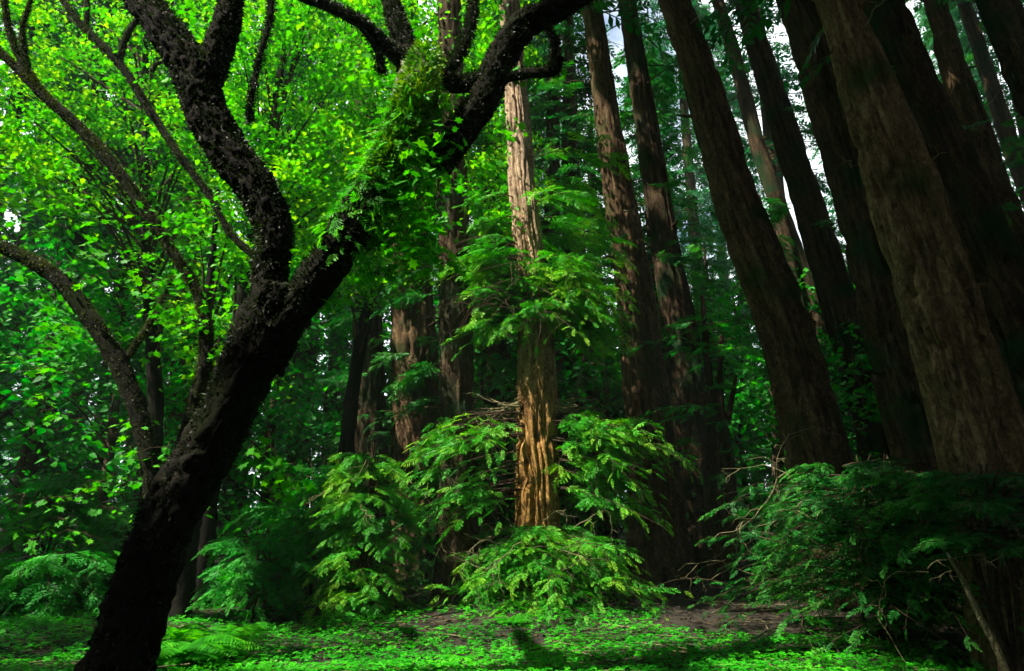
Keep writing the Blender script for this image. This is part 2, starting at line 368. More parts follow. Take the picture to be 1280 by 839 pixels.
def bough(gl, gw, o, az, L, rise=0.1, droop=0.45, nsp=14, size=0.5, wood=0.012, T=SPR, mask=True, wig=0.12):
    h = np.array([math.cos(az), math.sin(az), 0]); sd = np.array([-h[1], h[0], 0])
    ph = R(0, 6); t = np.linspace(0, 1, 7)[:, None]
    P = np.asarray(o) + h * L * t + sd * (np.sin(t * 4 + ph) * wig * L * t) + np.array([0, 0, 1]) * L * (rise * t - droop * t * t)
    if gw is not None: tube(gw, P, np.linspace(wood, wood * .25, 7), 4, cap=False)
    tt = np.sort(R(0.15, 1.0, nsp)); tt[-1] = 1
    B = np.stack([np.interp(tt, t[:, 0], P[:, k]) for k in range(3)], -1)
    tang = nrm(h + np.array([0, 0, 1]) * (rise - 2 * droop * tt[:, None]))
    s = np.where(np.arange(nsp) % 2 == 0, 1, -1)
    yaw = s * R(0.35, 1.15, nsp); yaw[-1] = 0
    X = tang * np.cos(yaw)[:, None] + sd * np.sin(yaw)[:, None] + np.stack([0 * tt, 0 * tt, R(-.35, .12, nsp)], -1)
    up = nrm(np.array([0, 0, 1.0]) + rng.normal(0, .45, (nsp, 3)))
    sz = size * (1.15 - 0.55 * tt) * R(.7, 1.25, nsp)
    Mx = orient(X, up, sz)
    k = keep_mask(B) & keep_mask(B, .45, TRK) if mask else np.ones(nsp, bool)
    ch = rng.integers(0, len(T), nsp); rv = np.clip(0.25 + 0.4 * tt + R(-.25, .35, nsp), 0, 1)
    for c in range(len(T)):
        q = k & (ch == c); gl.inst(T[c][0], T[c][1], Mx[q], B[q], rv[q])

def bough_part(parent, base, mat, name, *a, **k):
    gl, gw = Geo(), Geo(); bough(gl, gw, *a, **k)
    o, az, L, rise, dr, ns, sz = a[:7]
    for sgn in (-1, 1):
        if R(0, 1) < .75:
            t = R(.25, .75); o2 = np.asarray(o) + np.array([math.cos(az), math.sin(az), 0]) * L * t + np.array([0, 0, L * (rise * t - dr * t * t)])
            bough(gl, gw, o2, az + sgn * R(.5, 1.3), L * R(.35, .6), R(-.1, .45), R(.3, .8), max(5, int(ns * .5)), sz * R(.7, 1), .008)
    if not gl.n: return
    w = gw.build(name, M_wood, parent, shift=base); gl.build('foliage', mat, w, shift=base)
def twig(g, o, az, L, el=0.1, r0=0.010, curl=0.5, kids=2, seg=4):
    n = 9; d = np.array([math.cos(az) * math.cos(el), math.sin(az) * math.cos(el), math.sin(el)]); P = [np.array(o, float)]
    for k in range(n):
        d = nrm(d + rng.normal(0, curl * .38, 3) + np.array([0, 0, -.05])); P.append(P[-1] + d * L / n)
    P = np.array(P); tube(g, P, np.linspace(r0, r0 * .3, n + 1), seg, cap=False)
    for _ in range(kids):
        i = rng.integers(2, n - 1)
        twig(g, P[i], az + R(-1.2, 1.2), L * R(.35, .6), el + R(-.5, .3), r0 * .6, curl * 1.2, max(0, kids - 2), seg)

# ------------------------------------------------------------------ ground
g = Geo()
xs = np.concatenate([np.linspace(-160, -16, 24), np.linspace(-15, 15, 121), np.linspace(16, 160, 24)])
ys = np.concatenate([np.linspace(-30, 2, 12), np.linspace(2.4, 26, 100), np.linspace(27, 220, 40)])
X, Y = np.meshgrid(xs, ys); Z = ground_z(X, Y)
V = np.stack([X, Y, Z], -1).reshape(-1, 3); nx = len(xs)
i = np.arange(len(ys) - 1)[:, None]; j = np.arange(nx - 1)[None]
g.add(V, np.stack([i * nx + j, i * nx + j + 1, (i + 1) * nx + j + 1, (i + 1) * nx + j], -1).reshape(-1, 4))
m, n, l, p, out = new_mat('forest_soil')
tc = n.new('ShaderNodeNewGeometry'); no = n.new('ShaderNodeTexNoise'); no.inputs['Scale'].default_value = 7; no.inputs['Detail'].default_value = 9; no.inputs['Roughness'].default_value = .7
l.new(tc.outputs['Position'], no.inputs['Vector'])
r = ramp(n, [(.3, (.006, .005, .003)), (.5, (.022, .016, .008)), (.72, (.06, .040, .018))]); l.new(no.outputs['Fac'], r.inputs[0])
l.new(r.outputs[0], p.inputs['Base Color']); p.inputs['Roughness'].default_value = 1
b = n.new('ShaderNodeBump'); b.inputs['Distance'].default_value = .08; l.new(no.outputs['Fac'], b.inputs['Height']); l.new(b.outputs[0], p.inputs['Normal'])
M_soil = m
tag(g.build('ground', M_soil, smooth=True), kind='structure')

# clover / sorrel carpet
N = 50000
y = 6.2 + 8.5 * R(0, 1, N) ** 1.4; x = R(-1, 1, N) * (y * .85 + .5)
dn = noise(np.stack([x * 0.9, y * 0.9, 0 * x], -1), 21) * .6 + noise(np.stack([x * 3, y * 3, 0 * x], -1), 22) * .4
lim = 0.25 + 0.33 * np.clip((y - 9.2) / 3.0, 0, 1) * (x > -3.5) + 0.45 * np.clip((x - 1.8) / 1.6, 0, 1) * np.clip((y - 8.7) / .7, 0, 1)
k = dn > lim; x, y = x[k], y[k]; dn = dn[k]
z = ground_z(x, y) + R(.015, .10, len(x)) * (0.4 + dn)
up = nrm(np.array([0, 0, 1.0]) + rng.normal(0, .28, (len(x), 3))); a = R(0, 6.28, len(x))
g = Geo(); g.inst(CLOV[0], CLOV[1], orient(np.stack([np.cos(a), np.sin(a), 0 * a], -1), up, R(.018, .042, len(x))), np.stack([x, y, z], -1))
tag(g.build('clover_carpet', L_clover), 'low bright green clover carpeting the forest floor at the front', 'ground cover', kind='stuff')
# litter: dead needles, flakes
N = 9000
y = 6.5 + 16 * R(0, 1, N) ** 1.3; x = R(-1, 1, N) * (y * .85 + .5); z = ground_z(x, y) + R(.004, .02, N)
a = R(0, 6.28, N); up = nrm(np.array([0, 0, 1.0]) + rng.normal(0, .35, (N, 3)))
g = Geo(); g.inst(LLEAF[0], LLEAF[1], orient(np.stack([np.cos(a), np.sin(a), 0 * a], -1), up, R(.02, .09, N)), np.stack([x, y, z], -1))
L_lit = leaf_mat('dead_leaf', (.02, .012, .005), (.06, .036, .014), (.17, .10, .035), .1, 2)
tag(g.build('leaf_litter', L_lit), 'brown fallen leaves and bark flakes strewn over the forest floor', 'leaf litter', kind='stuff')

g = Geo()
for k in range(260):
    y = 6.8 + 9 * R(0, 1) ** 1.3; x = R(-1, 1) * (y * .85); z = float(ground_z(x, y)) + .03; a = R(0, 6.28); L = R(.08, .45)
    c = np.array([x, y, z]); d = np.array([math.cos(a), math.sin(a), R(-.05, .12)]) * L
    tube(g, [c - d, c + [R(-.03, .03), R(-.03, .03), .01], c + d * .9], [.008, .007, .003], 4, cap=False)
tag(g.build('twig_litter', M_twig), 'small dry twigs scattered over the forest floor', 'twigs', kind='stuff')
c = U(1150, 803, 7.7); c[2] = float(ground_z(c[0], c[1])); t = thing('fallen_branch', c, 'pale thin fallen branch lying on the floor before the broad conifer shrub', 'dead branch')
g = Geo(); twig(g, c + [-.3, 0, .05], .1, .75, .0, .014, .4, 0, 7); g.build('wood', M_twig, t, shift=c)
g = Geo(); twig(g, c + [-.1, 0, .06], .9, .3, .1, .007, .5, 1, 5); g.build('side_twig', M_twig, t, shift=c)

# ------------------------------------------------------------------ redwoods
def path_px(pts, d):
    """pixel centreline and width -> world points and radii, run down to the ground and up past the frame"""
    P = [U(a, b, d) for a, b, w in pts]; r = [w / 2 * depth(b, d) / F for a, b, w in pts]
    P = P[::-1]; r = r[::-1]                       # bottom first
    lo = P[0] - P[1]; lo = lo / max(-lo[2], 1e-3); gz = float(ground_z(P[0][0], P[0][1])) - 0.25
    if P[0][2] > gz + .1:
        P.insert(0, P[0] + lo * (P[0][2] - gz)); r.insert(0, r[0] * 1.08)
    return np.array(P), np.array(r)
def redwood(pts, d, mat, label, top=32, seg=64, crown=(14, 32, 26), clen=2.6, leafm=None, lowb=(), flare=.35, name='redwood_tree', group='tall redwoods', apart=False, stubs=6, amp=.38):
    P, r = path_px(pts, d)
    up = nrm(P[-1] - P[-3] if len(P) > 3 else P[-1] - P[0])
    if P[-1][2] < top:
        for q in (.5, 1):
            P = np.vstack([P, P[-1] + up * (top - P[-1][2]) * (.5 if q == .5 else 1) / up[2]]); r = np.append(r, r[-1] * (.72 if q == .5 else .35))
    base = np.array([P[0][0], P[0][1], float(ground_z(P[0][0], P[0][1]))])
    t = thing(name, base, label, 'tree', group)
    g = Geo(); P2, r2 = resample(P, r, int(50 + 1.5 * seg))
    # closer rings near the ground where we look
    tube(g, P2, r2, seg, disp=bark_disp(int(R(0, 999)), flare=flare, amp=amp, fv=1.2))
    g.build('trunk', mat, t, smooth=True, shift=base)
    gl, gw = Geo(), Geo()
    def at(z): return np.array([np.interp(z, P2[:, 2], P2[:, 0]), np.interp(z, P2[:, 2], P2[:, 1]), z])
    z0, z1, nb = crown
    for k in range(nb):
        z = z0 + (z1 - z0) * (k + R(0, 1)) / nb; f = 1 - .55 * (z - z0) / (z1 - z0)
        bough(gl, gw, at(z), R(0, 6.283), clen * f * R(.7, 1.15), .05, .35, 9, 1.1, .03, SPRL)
    for (py, az, L, rise, dr, ns, sz) in lowb:
        z = U(pts[-1][0], py, d)[2]
        o = at(z)
        if apart: bough_part(t, base, leafm, 'bough', o + .6 * r2[0] * np.array([math.cos(az), math.sin(az), 0]), az, L, rise, dr, ns, sz, .014)
        else: bough(gl, gw, o + .6 * r2[0] * np.array([math.cos(az), math.sin(az), 0]), az, L, rise, dr, ns, sz, .014)
    for k in range(stubs):
        z = R(1.2, 11) * d / 10; c_ = at(z); i_ = int(np.argmin(np.abs(P2[:, 2] - z))); az = R(math.pi * .95, math.pi * 2.05); h_ = np.array([math.cos(az), math.sin(az), 0])
        o_ = c_ + h_ * r2[i_] * .85
        if k % 3 == 2: g = Geo(); twig(g, o_, az, R(.4, 1.1), R(-.5, .3), .012, .8, 2); g.build('dead_twig', M_twig, t, shift=base)
        else:
            L_ = R(.12, .4); g = Geo(); tube(g, [o_ - h_ * .1, o_ + h_ * L_ * .5 + [0, 0, -.02], o_ + h_ * L_ + [0, 0, R(-.12, .08)]], [R(.03, .06), .028, .014], 7, n=6, disp=knobby(k, .3)); g.build('branch_stub', mat, t, shift=base)
    gl.build('crown', leafm or L_red, t, shift=base); tag(gw.build('branchwork', M_wood, t, shift=base), kind='stuff')
    return t, at

def rb(py0, py1, n, L0, L1, sz=.5, azr=(0, 6.283), rise=.1, dr=.45, ns=15):
    return [(R(py0, py1), R(*azr), R(L0, L1), rise + R(-.1, .15), dr * R(.7, 1.3), ns, sz * R(.8, 1.2)) for _ in range(n)]

FRONT = (math.pi * 1.02, math.pi * 1.98)      # towards the camera
LEFT, RIGHT = (math.pi * .8, math.pi * 1.35), (math.pi * 1.65, math.pi * 2.2)
low = rb(335, 405, 60, .4, 1.5, .36, FRONT, .14, .75, 20) + rb(350, 400, 24, .4, .9, .34, FRONT, .2, .9, 14) + rb(300, 410, 24, .8, 1.7, .38, LEFT, .1, .4, 22) + rb(320, 420, 24, .8, 1.8, .38, RIGHT, .05, .35, 22)
low += rb(250, 330, 6, .8, 1.5, .45, LEFT) + rb(200, 300, 12, 1.0, 2.0, .5, RIGHT)
low += rb(515, 550, 22, 1.2, 2.4, .38, (math.pi * .92, math.pi * 1.25), -.05, .22) + rb(515, 550, 22, 1.2, 2.4, .38, (math.pi * 1.75, math.pi * 2.08), -.05, .22)
low += rb(560, 620, 16, 1.0, 2.2, .38, (math.pi * .9, math.pi * 1.2), -.05, .3) + rb(560, 620, 16, 1.0, 2.2, .38, (math.pi * 1.8, math.pi * 2.1), -.05, .3)
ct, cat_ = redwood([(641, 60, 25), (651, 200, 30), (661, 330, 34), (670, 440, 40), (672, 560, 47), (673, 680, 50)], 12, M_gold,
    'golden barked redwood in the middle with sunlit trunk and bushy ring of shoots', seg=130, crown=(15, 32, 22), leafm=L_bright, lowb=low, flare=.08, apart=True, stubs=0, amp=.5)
# pale bare twigs that fork from the trunk
base = np.array(ct.location)
for py, nn in ((505, 9), (672, 12)):
    for s in (-1, 1):
        for k in range(nn):
            o = U(672 + s * 22, py + R(-8, 14), 11.75)
            g = Geo(); twig(g, o, (math.pi if s < 0 else 0) + R(-.9, .2) * -s * 1.0, R(.7, 1.6), R(-.35, .15), .013, .8, 3)
            g.build('bare_twig', M_twig, ct, shift=base)

redwood([(741, 20, 24), (757, 130, 29), (776, 260, 36), (795, 380, 46), (808, 500, 56), (818, 620, 62)], 15, M_red,
    'brown redwood with sunlit bark patches just right of the golden trunk', crown=(13, 32, 26), lowb=rb(300, 420, 8, .8, 1.6, .5))
redwood([(790, 40, 22), (812, 180, 28), (836, 330, 34), (855, 450, 40), (872, 600, 48)], 17, M_dark,
    'dark slender redwood right beside the sun patched brown redwood', crown=(13, 32, 26), lowb=rb(150, 420, 10, .8, 1.8, .55))
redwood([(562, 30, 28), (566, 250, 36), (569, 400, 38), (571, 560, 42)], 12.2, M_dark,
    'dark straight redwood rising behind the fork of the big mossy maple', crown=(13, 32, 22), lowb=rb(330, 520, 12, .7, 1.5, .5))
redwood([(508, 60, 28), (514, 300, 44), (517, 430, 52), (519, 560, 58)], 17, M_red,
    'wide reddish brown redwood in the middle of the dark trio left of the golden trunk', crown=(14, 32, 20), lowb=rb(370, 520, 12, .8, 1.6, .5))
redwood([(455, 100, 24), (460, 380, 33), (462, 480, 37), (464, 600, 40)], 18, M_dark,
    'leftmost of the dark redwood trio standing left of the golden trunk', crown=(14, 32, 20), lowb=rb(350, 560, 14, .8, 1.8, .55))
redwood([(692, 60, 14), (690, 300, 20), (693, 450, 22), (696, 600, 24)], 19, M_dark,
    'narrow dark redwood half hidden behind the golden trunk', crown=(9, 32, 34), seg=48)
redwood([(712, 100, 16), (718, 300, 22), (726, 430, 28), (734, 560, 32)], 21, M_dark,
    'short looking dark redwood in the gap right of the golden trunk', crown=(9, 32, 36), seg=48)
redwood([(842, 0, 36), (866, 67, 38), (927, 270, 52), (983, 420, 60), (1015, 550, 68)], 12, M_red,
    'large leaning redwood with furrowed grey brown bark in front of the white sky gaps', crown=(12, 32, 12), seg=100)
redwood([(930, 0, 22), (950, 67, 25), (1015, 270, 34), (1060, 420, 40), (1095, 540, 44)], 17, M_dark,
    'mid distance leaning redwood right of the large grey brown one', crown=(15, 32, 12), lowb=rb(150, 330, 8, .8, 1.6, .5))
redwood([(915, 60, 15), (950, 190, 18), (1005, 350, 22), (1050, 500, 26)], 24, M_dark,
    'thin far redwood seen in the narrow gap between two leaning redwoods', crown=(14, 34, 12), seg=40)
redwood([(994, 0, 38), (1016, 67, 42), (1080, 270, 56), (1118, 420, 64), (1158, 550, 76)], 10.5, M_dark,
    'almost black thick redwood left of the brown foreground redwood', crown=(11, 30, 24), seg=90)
redwood([(1044, -10, 44), (1069, 67, 52), (1132, 250, 76), (1185, 410, 84), (1224, 550, 88), (1258, 700, 92)], 7.6, M_red_lit,
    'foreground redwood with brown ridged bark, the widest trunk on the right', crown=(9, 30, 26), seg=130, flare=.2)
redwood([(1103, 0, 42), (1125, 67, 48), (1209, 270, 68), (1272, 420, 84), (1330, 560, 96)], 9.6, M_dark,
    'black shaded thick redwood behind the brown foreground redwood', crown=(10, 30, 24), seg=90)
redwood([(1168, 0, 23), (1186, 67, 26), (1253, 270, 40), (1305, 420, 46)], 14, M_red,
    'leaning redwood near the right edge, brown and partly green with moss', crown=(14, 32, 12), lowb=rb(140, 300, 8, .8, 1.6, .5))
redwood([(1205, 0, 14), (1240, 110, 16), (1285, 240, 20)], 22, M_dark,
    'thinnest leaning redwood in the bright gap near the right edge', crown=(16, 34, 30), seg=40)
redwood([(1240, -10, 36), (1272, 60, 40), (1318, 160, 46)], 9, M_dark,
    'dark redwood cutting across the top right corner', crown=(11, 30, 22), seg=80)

# ------------------------------------------------------------------ slim multi-stem tree, right of centre
base = np.array([*U(900, 690, 14)[:2], 0]); base[2] = float(ground_z(base[0], base[1]))
t = thing('multi_stemmed_tree', base, 'dark slim many stemmed tree with wavy stems left of the large leaning redwood', 'tree')
for pts in ([(878, 370, 5), (884, 450, 9), (892, 540, 12), (896, 640, 16), (905, 720, 34)], [(902, 420, 5), (900, 500, 9), (912, 590, 12), (915, 660, 15), (908, 722, 34)],
            [(868, 500, 4), (882, 560, 9), (888, 640, 12), (900, 725, 30)], [(920, 470, 4), (908, 540, 8), (906, 600, 10)]):
    P, r_ = np.array([U(a, b, 14) for a, b, w in pts])[::-1], np.array([w / 2 * 14.5 / F for a, b, w in pts])[::-1]
    g = Geo(); tube(g, P, r_, 10, n=40, disp=knobby(int(R(0, 99)), .35))
    g.build('stem', M_dark, t, smooth=True, shift=base)
gl, gw = Geo(), Geo()
for k in range(34):
    bough(gl, gw, U(R(872, 912), R(370, 600), 14 + R(-.2, .2)), R(0, 6.28), R(.8, 2.0), .2, .3, 10, .42, .012)
gl.build('crown', L_mid, t, shift=base); tag(gw.build('branchwork', M_wood, t, shift=base), kind='stuff')

# ------------------------------------------------------------------ maples
def clusters(gl, gw, centres, n, rad, size, T=LLEAF, flat=.35, tilt=.55, mask=False, anchor=None):
    for c in centres:
        m_ = max(3, int(n * R(.5, 1.4))); rr = rad * R(.6, 1.3)
        p_ = rng.normal(0, 1, (m_, 3)) * np.array([rr, rr, rr * flat]) * .55
        p_[:, 2] -= .25 * (p_[:, 0] ** 2 + p_[:, 1] ** 2) / rr
        pos = c + p_
        k = keep_mask(pos, 2.5, None if mask is True else mask) if mask else np.ones(m_, bool)
        gl.inst(T[0], T[1], leaf_mats(k.sum(), size, tilt), pos[k])
        if gw is not None:
            for q in pos[:3]: tube(gw, np.array([c, (c + q) / 2 + [0, 0, .04], q]), [.006, .004, .002], 4, cap=False)
def moss_tufts(g, P, r, n, size=.035, up=.3, tmpl=None, below=.15):
    """short hanging moss fronds on a limb, thickest on its upper side"""
    T, Nn, B = frames(P); i = rng.integers(0, len(P), n * 2); a = R(0, 6.283, n * 2)
    d = Nn[i] * np.cos(a)[:, None] + B[i] * np.sin(a)[:, None]
    k = (d[:, 2] + R(0, 1, n * 2) * (1 + up)) > (1 - below) * .5; i, d = i[k][:n], d[k][:n]
    pos = P[i] + d * (r[i] * .92)[:, None] + T[i] * R(-.03, .03, len(i))[:, None]
    X = nrm(d + rng.normal(0, .6, d.shape) + np.array([0, 0, -.35]))
    V = np.array([(0, -.22, 0), (.55, -.16, .05), (1, 0, -.1), (.55, .16, .05), (0, .22, 0)], float)
    g.inst(V, np.array([(0, 1, 2, 3), ]), orient(X, nrm(rng.normal(0, 1, d.shape)), R(.5, 1.6, len(i)) * size), pos)
def limb_px(pts):
    P = np.array([U(a, b, d) for a, b, w, d in pts]); r_ = np.array([w / 2 * depth(b, d) / F for a, b, w, d in pts]); return P, r_

# the big mossy maple
base = np.array([*U(150, 900, 6.0)[:2], 0.0]); base[2] = float(ground_z(base[0], base[1]))
t = thing('mossy_maple', base, 'big black mossy maple with forked crooked trunk leaning in from the lower left', 'tree')
g, gm = Geo(), Geo()
LIMBS = [
    [(105, 930, 110, 5.9), (145, 840, 92, 6), (178, 740, 82, 6), (208, 650, 78, 6), (262, 560, 76, 6), (300, 480, 78, 6), (330, 410, 78, 6), (350, 360, 58, 6)],
    [(318, 460, 60, 6), (340, 400, 50, 6), (337, 340, 48, 6), (343, 290, 50, 6), (320, 235, 56, 6), (285, 190, 58, 6), (258, 140, 56, 6), (240, 90, 58, 6), (205, 35, 48, 6), (160, -20, 40, 6.1), (110, -90, 30, 6.3), (40, -200, 16, 6.6)],
    [(248, 125, 44, 6), (268, 75, 40, 6), (285, 25, 34, 6), (292, -40, 28, 6), (300, -140, 16, 6)],
    [(322, 455, 70, 6), (358, 400, 56, 6), (400, 342, 54, 6), (440, 285, 56, 6.1), (478, 225, 56, 6.2), (512, 160, 54, 6.3), (520, 105, 46, 6.4), (505, 55, 32, 6.5), (490, 5, 24, 6.6), (478, -60, 18, 6.7), (470, -160, 10, 6.8)],
    [(545, 210, 44, 6.4), (575, 165, 46, 6.4), (605, 125, 42, 6.4), (628, 70, 42, 6.4), (660, 28, 38, 6.4), (705, 8, 30, 6.4), (750, -15, 22, 6.4), (830, -60, 12, 6.4)],
    [(478, 232, 40, 6.2), (512, 195, 34, 6.3), (548, 190, 38, 6.4), (572, 172, 36, 6.4)],
    [(600, 115, 24, 6.4), (630, 98, 16, 6.35), (660, 92, 14, 6.3), (690, 88, 16, 6.25), (702, 72, 9, 6.2)],
    [(515, 105, 22, 6.4), (545, 100, 26, 6.4), (580, 105, 24, 6.4), (600, 100, 24, 6.4)],
    [(520, 95, 24, 6.4), (485, 60, 20, 6.3), (450, 28, 18, 6.2), (410, 8, 16, 6.1), (360, -12, 14, 6.0), (300, -40, 8, 5.9)],
    [(478, 90, 12, 6.3), (470, 60, 10, 6.25), (452, 35, 8, 6.2)],
    [(555, 95, 18, 6.4), (578, 60, 14, 6.5), (590, 20, 14, 6.6), (592, -30, 12, 6.7), (600, -120, 6, 6.8)],
    [(690, 85, 8, 6.25), (694, 55, 9, 6.3), (680, 30, 7, 6.35)],
    [(336, -25, 10, 7), (338, 20, 9, 7), (325, 70, 8, 7), (315, 120, 7, 7), (311, 152, 4, 7)],
    [(250, 150, 16, 6), (275, 250, 3, 6.6), ],
]
LIMBS = LIMBS[:-1]
for q, pts in enumerate(LIMBS):
    P, r_ = limb_px(pts); ln = np.linalg.norm(np.diff(P, axis=0), axis=1).sum()
    g = Geo() if q else g
    Pq, rq, *_ = tube(g, P, r_ * .86, 56 if r_.max() > .1 else 18, n=max(14, int(ln * 28)), disp=knobby(q * 7 + 3, .22))
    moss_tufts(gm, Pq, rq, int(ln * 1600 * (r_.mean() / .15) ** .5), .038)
    g.build('limb' if q else 'trunk', M_maple, t, smooth=True, shift=base)
# bright shaggy moss and fern on the right limb
gb = Geo()
P, r_ = limb_px([(470, 240, 56, 6.2), (490, 205, 58, 6.2), (512, 160, 58, 6.3), (520, 105, 50, 6.4), (508, 65, 34, 6.5)])
gs = Geo()
def mossy(c, s_, z, r):
    e = np.clip(np.minimum(z, z.max() - z) / .6, 0, 1)
    return .48 + .30 * e + .42 * noise(np.stack([c * 1.8, s_ * 1.8, z * 4], -1), 71) + .22 * noise(np.stack([c * 5, s_ * 5, z * 18], -1), 72) + .12 * np.random.default_rng(2).uniform(0, 1, c.shape)
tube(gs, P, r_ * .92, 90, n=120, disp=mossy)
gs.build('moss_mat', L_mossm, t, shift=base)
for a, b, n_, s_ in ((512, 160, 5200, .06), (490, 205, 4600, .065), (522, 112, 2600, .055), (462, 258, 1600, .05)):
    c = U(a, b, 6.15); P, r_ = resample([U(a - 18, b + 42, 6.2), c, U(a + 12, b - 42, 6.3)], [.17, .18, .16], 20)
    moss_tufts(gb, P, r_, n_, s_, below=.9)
gf = Geo()
P, r_ = resample(*limb_px([(395, 348, 50, 6), (440, 285, 56, 6.1), (478, 225, 58, 6.2), (512, 160, 58, 6.25), (535, 100, 46, 6.35)]), 60)
T_, N_, B_ = frames(P); n_ = 620; i_ = np.clip((rng.beta(2.6, 1.7, n_) * 60).astype(int), 0, 59); a_ = R(0, 6.283, n_)
d_ = N_[i_] * np.cos(a_)[:, None] + B_[i_] * np.sin(a_)[:, None]; d_ = d_[:, :] * np.array([1, 1, 1]); pos = P[i_] + d_ * (r_[i_] * .9)[:, None]
X_ = nrm(d_ * .8 + np.array([.25, 0, -.75]) + rng.normal(0, .35, (n_, 3)))
for c in range(4):
    q = np.arange(n_) % 4 == c; gf.inst(SPR[c][0], SPR[c][1], orient(X_[q], nrm(d_[q] + rng.normal(0, .4, (q.sum(), 3))), R(.09, .26, q.sum())), pos[q])
tag(gf.build('hanging_fern', L_mapleg, t, shift=base), 'bright ferny growth hanging from the right limb', kind='stuff')
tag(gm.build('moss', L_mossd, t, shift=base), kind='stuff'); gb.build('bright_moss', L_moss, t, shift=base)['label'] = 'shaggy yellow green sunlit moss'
gl, gw = Geo(), Geo()
def zone(x0, y0, x1, y1, d0, d1, n): return [U(R(x0, x1), R(y0, y1), R(d0, d1)) for _ in range(n)]
for z_ in ((430, 20, 530, 120, 6.5, 8, 34), (540, 60, 610, 130, 6.8, 8, 8), (630, 60, 690, 95, 6.3, 6.8, 9), (515, 130, 560, 330, 5.9, 6.3, 36), (485, 220, 540, 340, 6, 6.4, 30), (440, 300, 490, 350, 6.1, 6.5, 9), (395, 355, 430, 400, 6.0, 6.3, 6), (420, 250, 470, 340, 6.3, 6.8, 8),
           (590, 0, 640, 70, 6.8, 8, 8), (560, 150, 640, 240, 7, 8.5, 8), (325, 545, 335, 580, 5.9, 6.0, 5), (338, 590, 365, 620, 5.9, 6.0, 3), (230, -30, 260, 30, 6.3, 7, 6)):
    clusters(gl, gw, zone(*z_), 9, .16, .13, MLEAF, .5, .8)
gl.build('crown', L_mapleg, t, shift=base); tag(gw.build('branchwork', M_wood, t, shift=base), kind='stuff')

def leaning(pts, label, zones, branches=(), moss=500, name='slender_maple', leaf=.12):
    P, r_ = limb_px(pts); gz = float(ground_z(P[0][0], P[0][1])) - .2
    if P[0][2] > gz + .3: P = np.vstack([[P[0][0] + .1, P[0][1] + .1, gz], P]); r_ = np.insert(r_, 0, r_[0] * 1.25)
    base = np.array([P[0][0], P[0][1], gz + .2]); t = thing(name, base, label, 'tree', 'slender mossy maples')
    g, gm, gl, gw = Geo(), Geo(), Geo(), Geo()
    for q, pp in enumerate([(P, r_)] + [limb_px(b) for b in branches]):
        ln = np.linalg.norm(np.diff(pp[0], axis=0), axis=1).sum()
        Pq, rq, *_ = tube(g, pp[0], pp[1] * .8, 14, n=max(12, int(ln * 22)), disp=knobby(int(R(0, 999)), .3))
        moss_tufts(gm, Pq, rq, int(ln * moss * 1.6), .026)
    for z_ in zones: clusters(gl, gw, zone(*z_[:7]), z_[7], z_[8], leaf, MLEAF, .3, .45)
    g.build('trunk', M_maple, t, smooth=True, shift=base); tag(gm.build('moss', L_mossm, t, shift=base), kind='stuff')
    gl.build('crown', L_mapleg, t, shift=base); tag(gw.build('branchwork', M_wood, t, shift=base), kind='stuff')
leaning([(178, 740, 24, 8), (205, 640, 24, 8), (238, 530, 26, 8), (258, 440, 22, 8), (248, 370, 15, 8), (215, 315, 15, 8), (180, 260, 17, 8), (140, 205, 17, 8), (100, 160, 16, 8), (55, 120, 15, 8), (10, 75, 13, 8), (-50, 30, 10, 8)],
    'moss edged slender maple whose stem crosses the whole upper left diagonally', [(60, 240, 260, 420, 7, 9, 34, 12, .35), (-10, 210, 70, 330, 7, 9, 14, 12, .35), (190, 330, 290, 460, 7.5, 9, 16, 10, .3)],
    branches=[[(60, 125, 10, 8), (35, 90, 11, 8), (15, 50, 9, 8), (5, 0, 8, 8), (0, -60, 5, 8)], [(35, 90, 8, 8), (28, 40, 7, 8), (42, -10, 5, 8)]], moss=900)
leaning([(185, 720, 16, 9.5), (262, 560, 15, 9.5), (305, 470, 12, 9.5), (340, 390, 11, 9.5), (328, 335, 10, 9.5), (288, 292, 10, 9.5), (262, 245, 11, 9.5), (225, 195, 11, 9.5), (185, 135, 12, 9.5), (150, 80, 12, 9.5), (115, 45, 11, 9.5), (85, 10, 8, 9.5), (50, -50, 6, 9.5)],
    'thin dark maple stem crossing high between the mossy stem and the forked trunk', [(60, -20, 300, 150, 8.5, 11, 30, 10, .4)],
    branches=[[(148, 78, 9, 9.5), (158, 45, 9, 9.5), (172, 22, 7, 9.5), (185, -20, 6, 9.5)], [(108, 40, 8, 9.5), (110, -30, 5, 9.5)], [(190, 90, 6, 9.5), (196, 80, 6, 9.5), (212, 76, 4, 9.5)]])
leaning([(176, 745, 34, 7.5), (194, 640, 30, 7.5), (180, 540, 27, 7.5), (148, 455, 27, 7.5), (110, 395, 25, 7.5), (75, 350, 24, 7.5), (35, 325, 22, 7.5), (-10, 305, 20, 7.5), (-80, 280, 15, 7.5)],
    'lowest of the slender maples, its dark stem bending out of the left edge', [(0, 420, 90, 520, 7, 8.5, 9, 9, .3), (120, 520, 240, 640, 7, 8.5, 18, 9, .28), (20, 600, 140, 680, 7.5, 9, 12, 9, .3)], branches=[[(150, 460, 12, 7.5), (190, 400, 8, 7.8), (215, 350, 5, 8)]], moss=700)

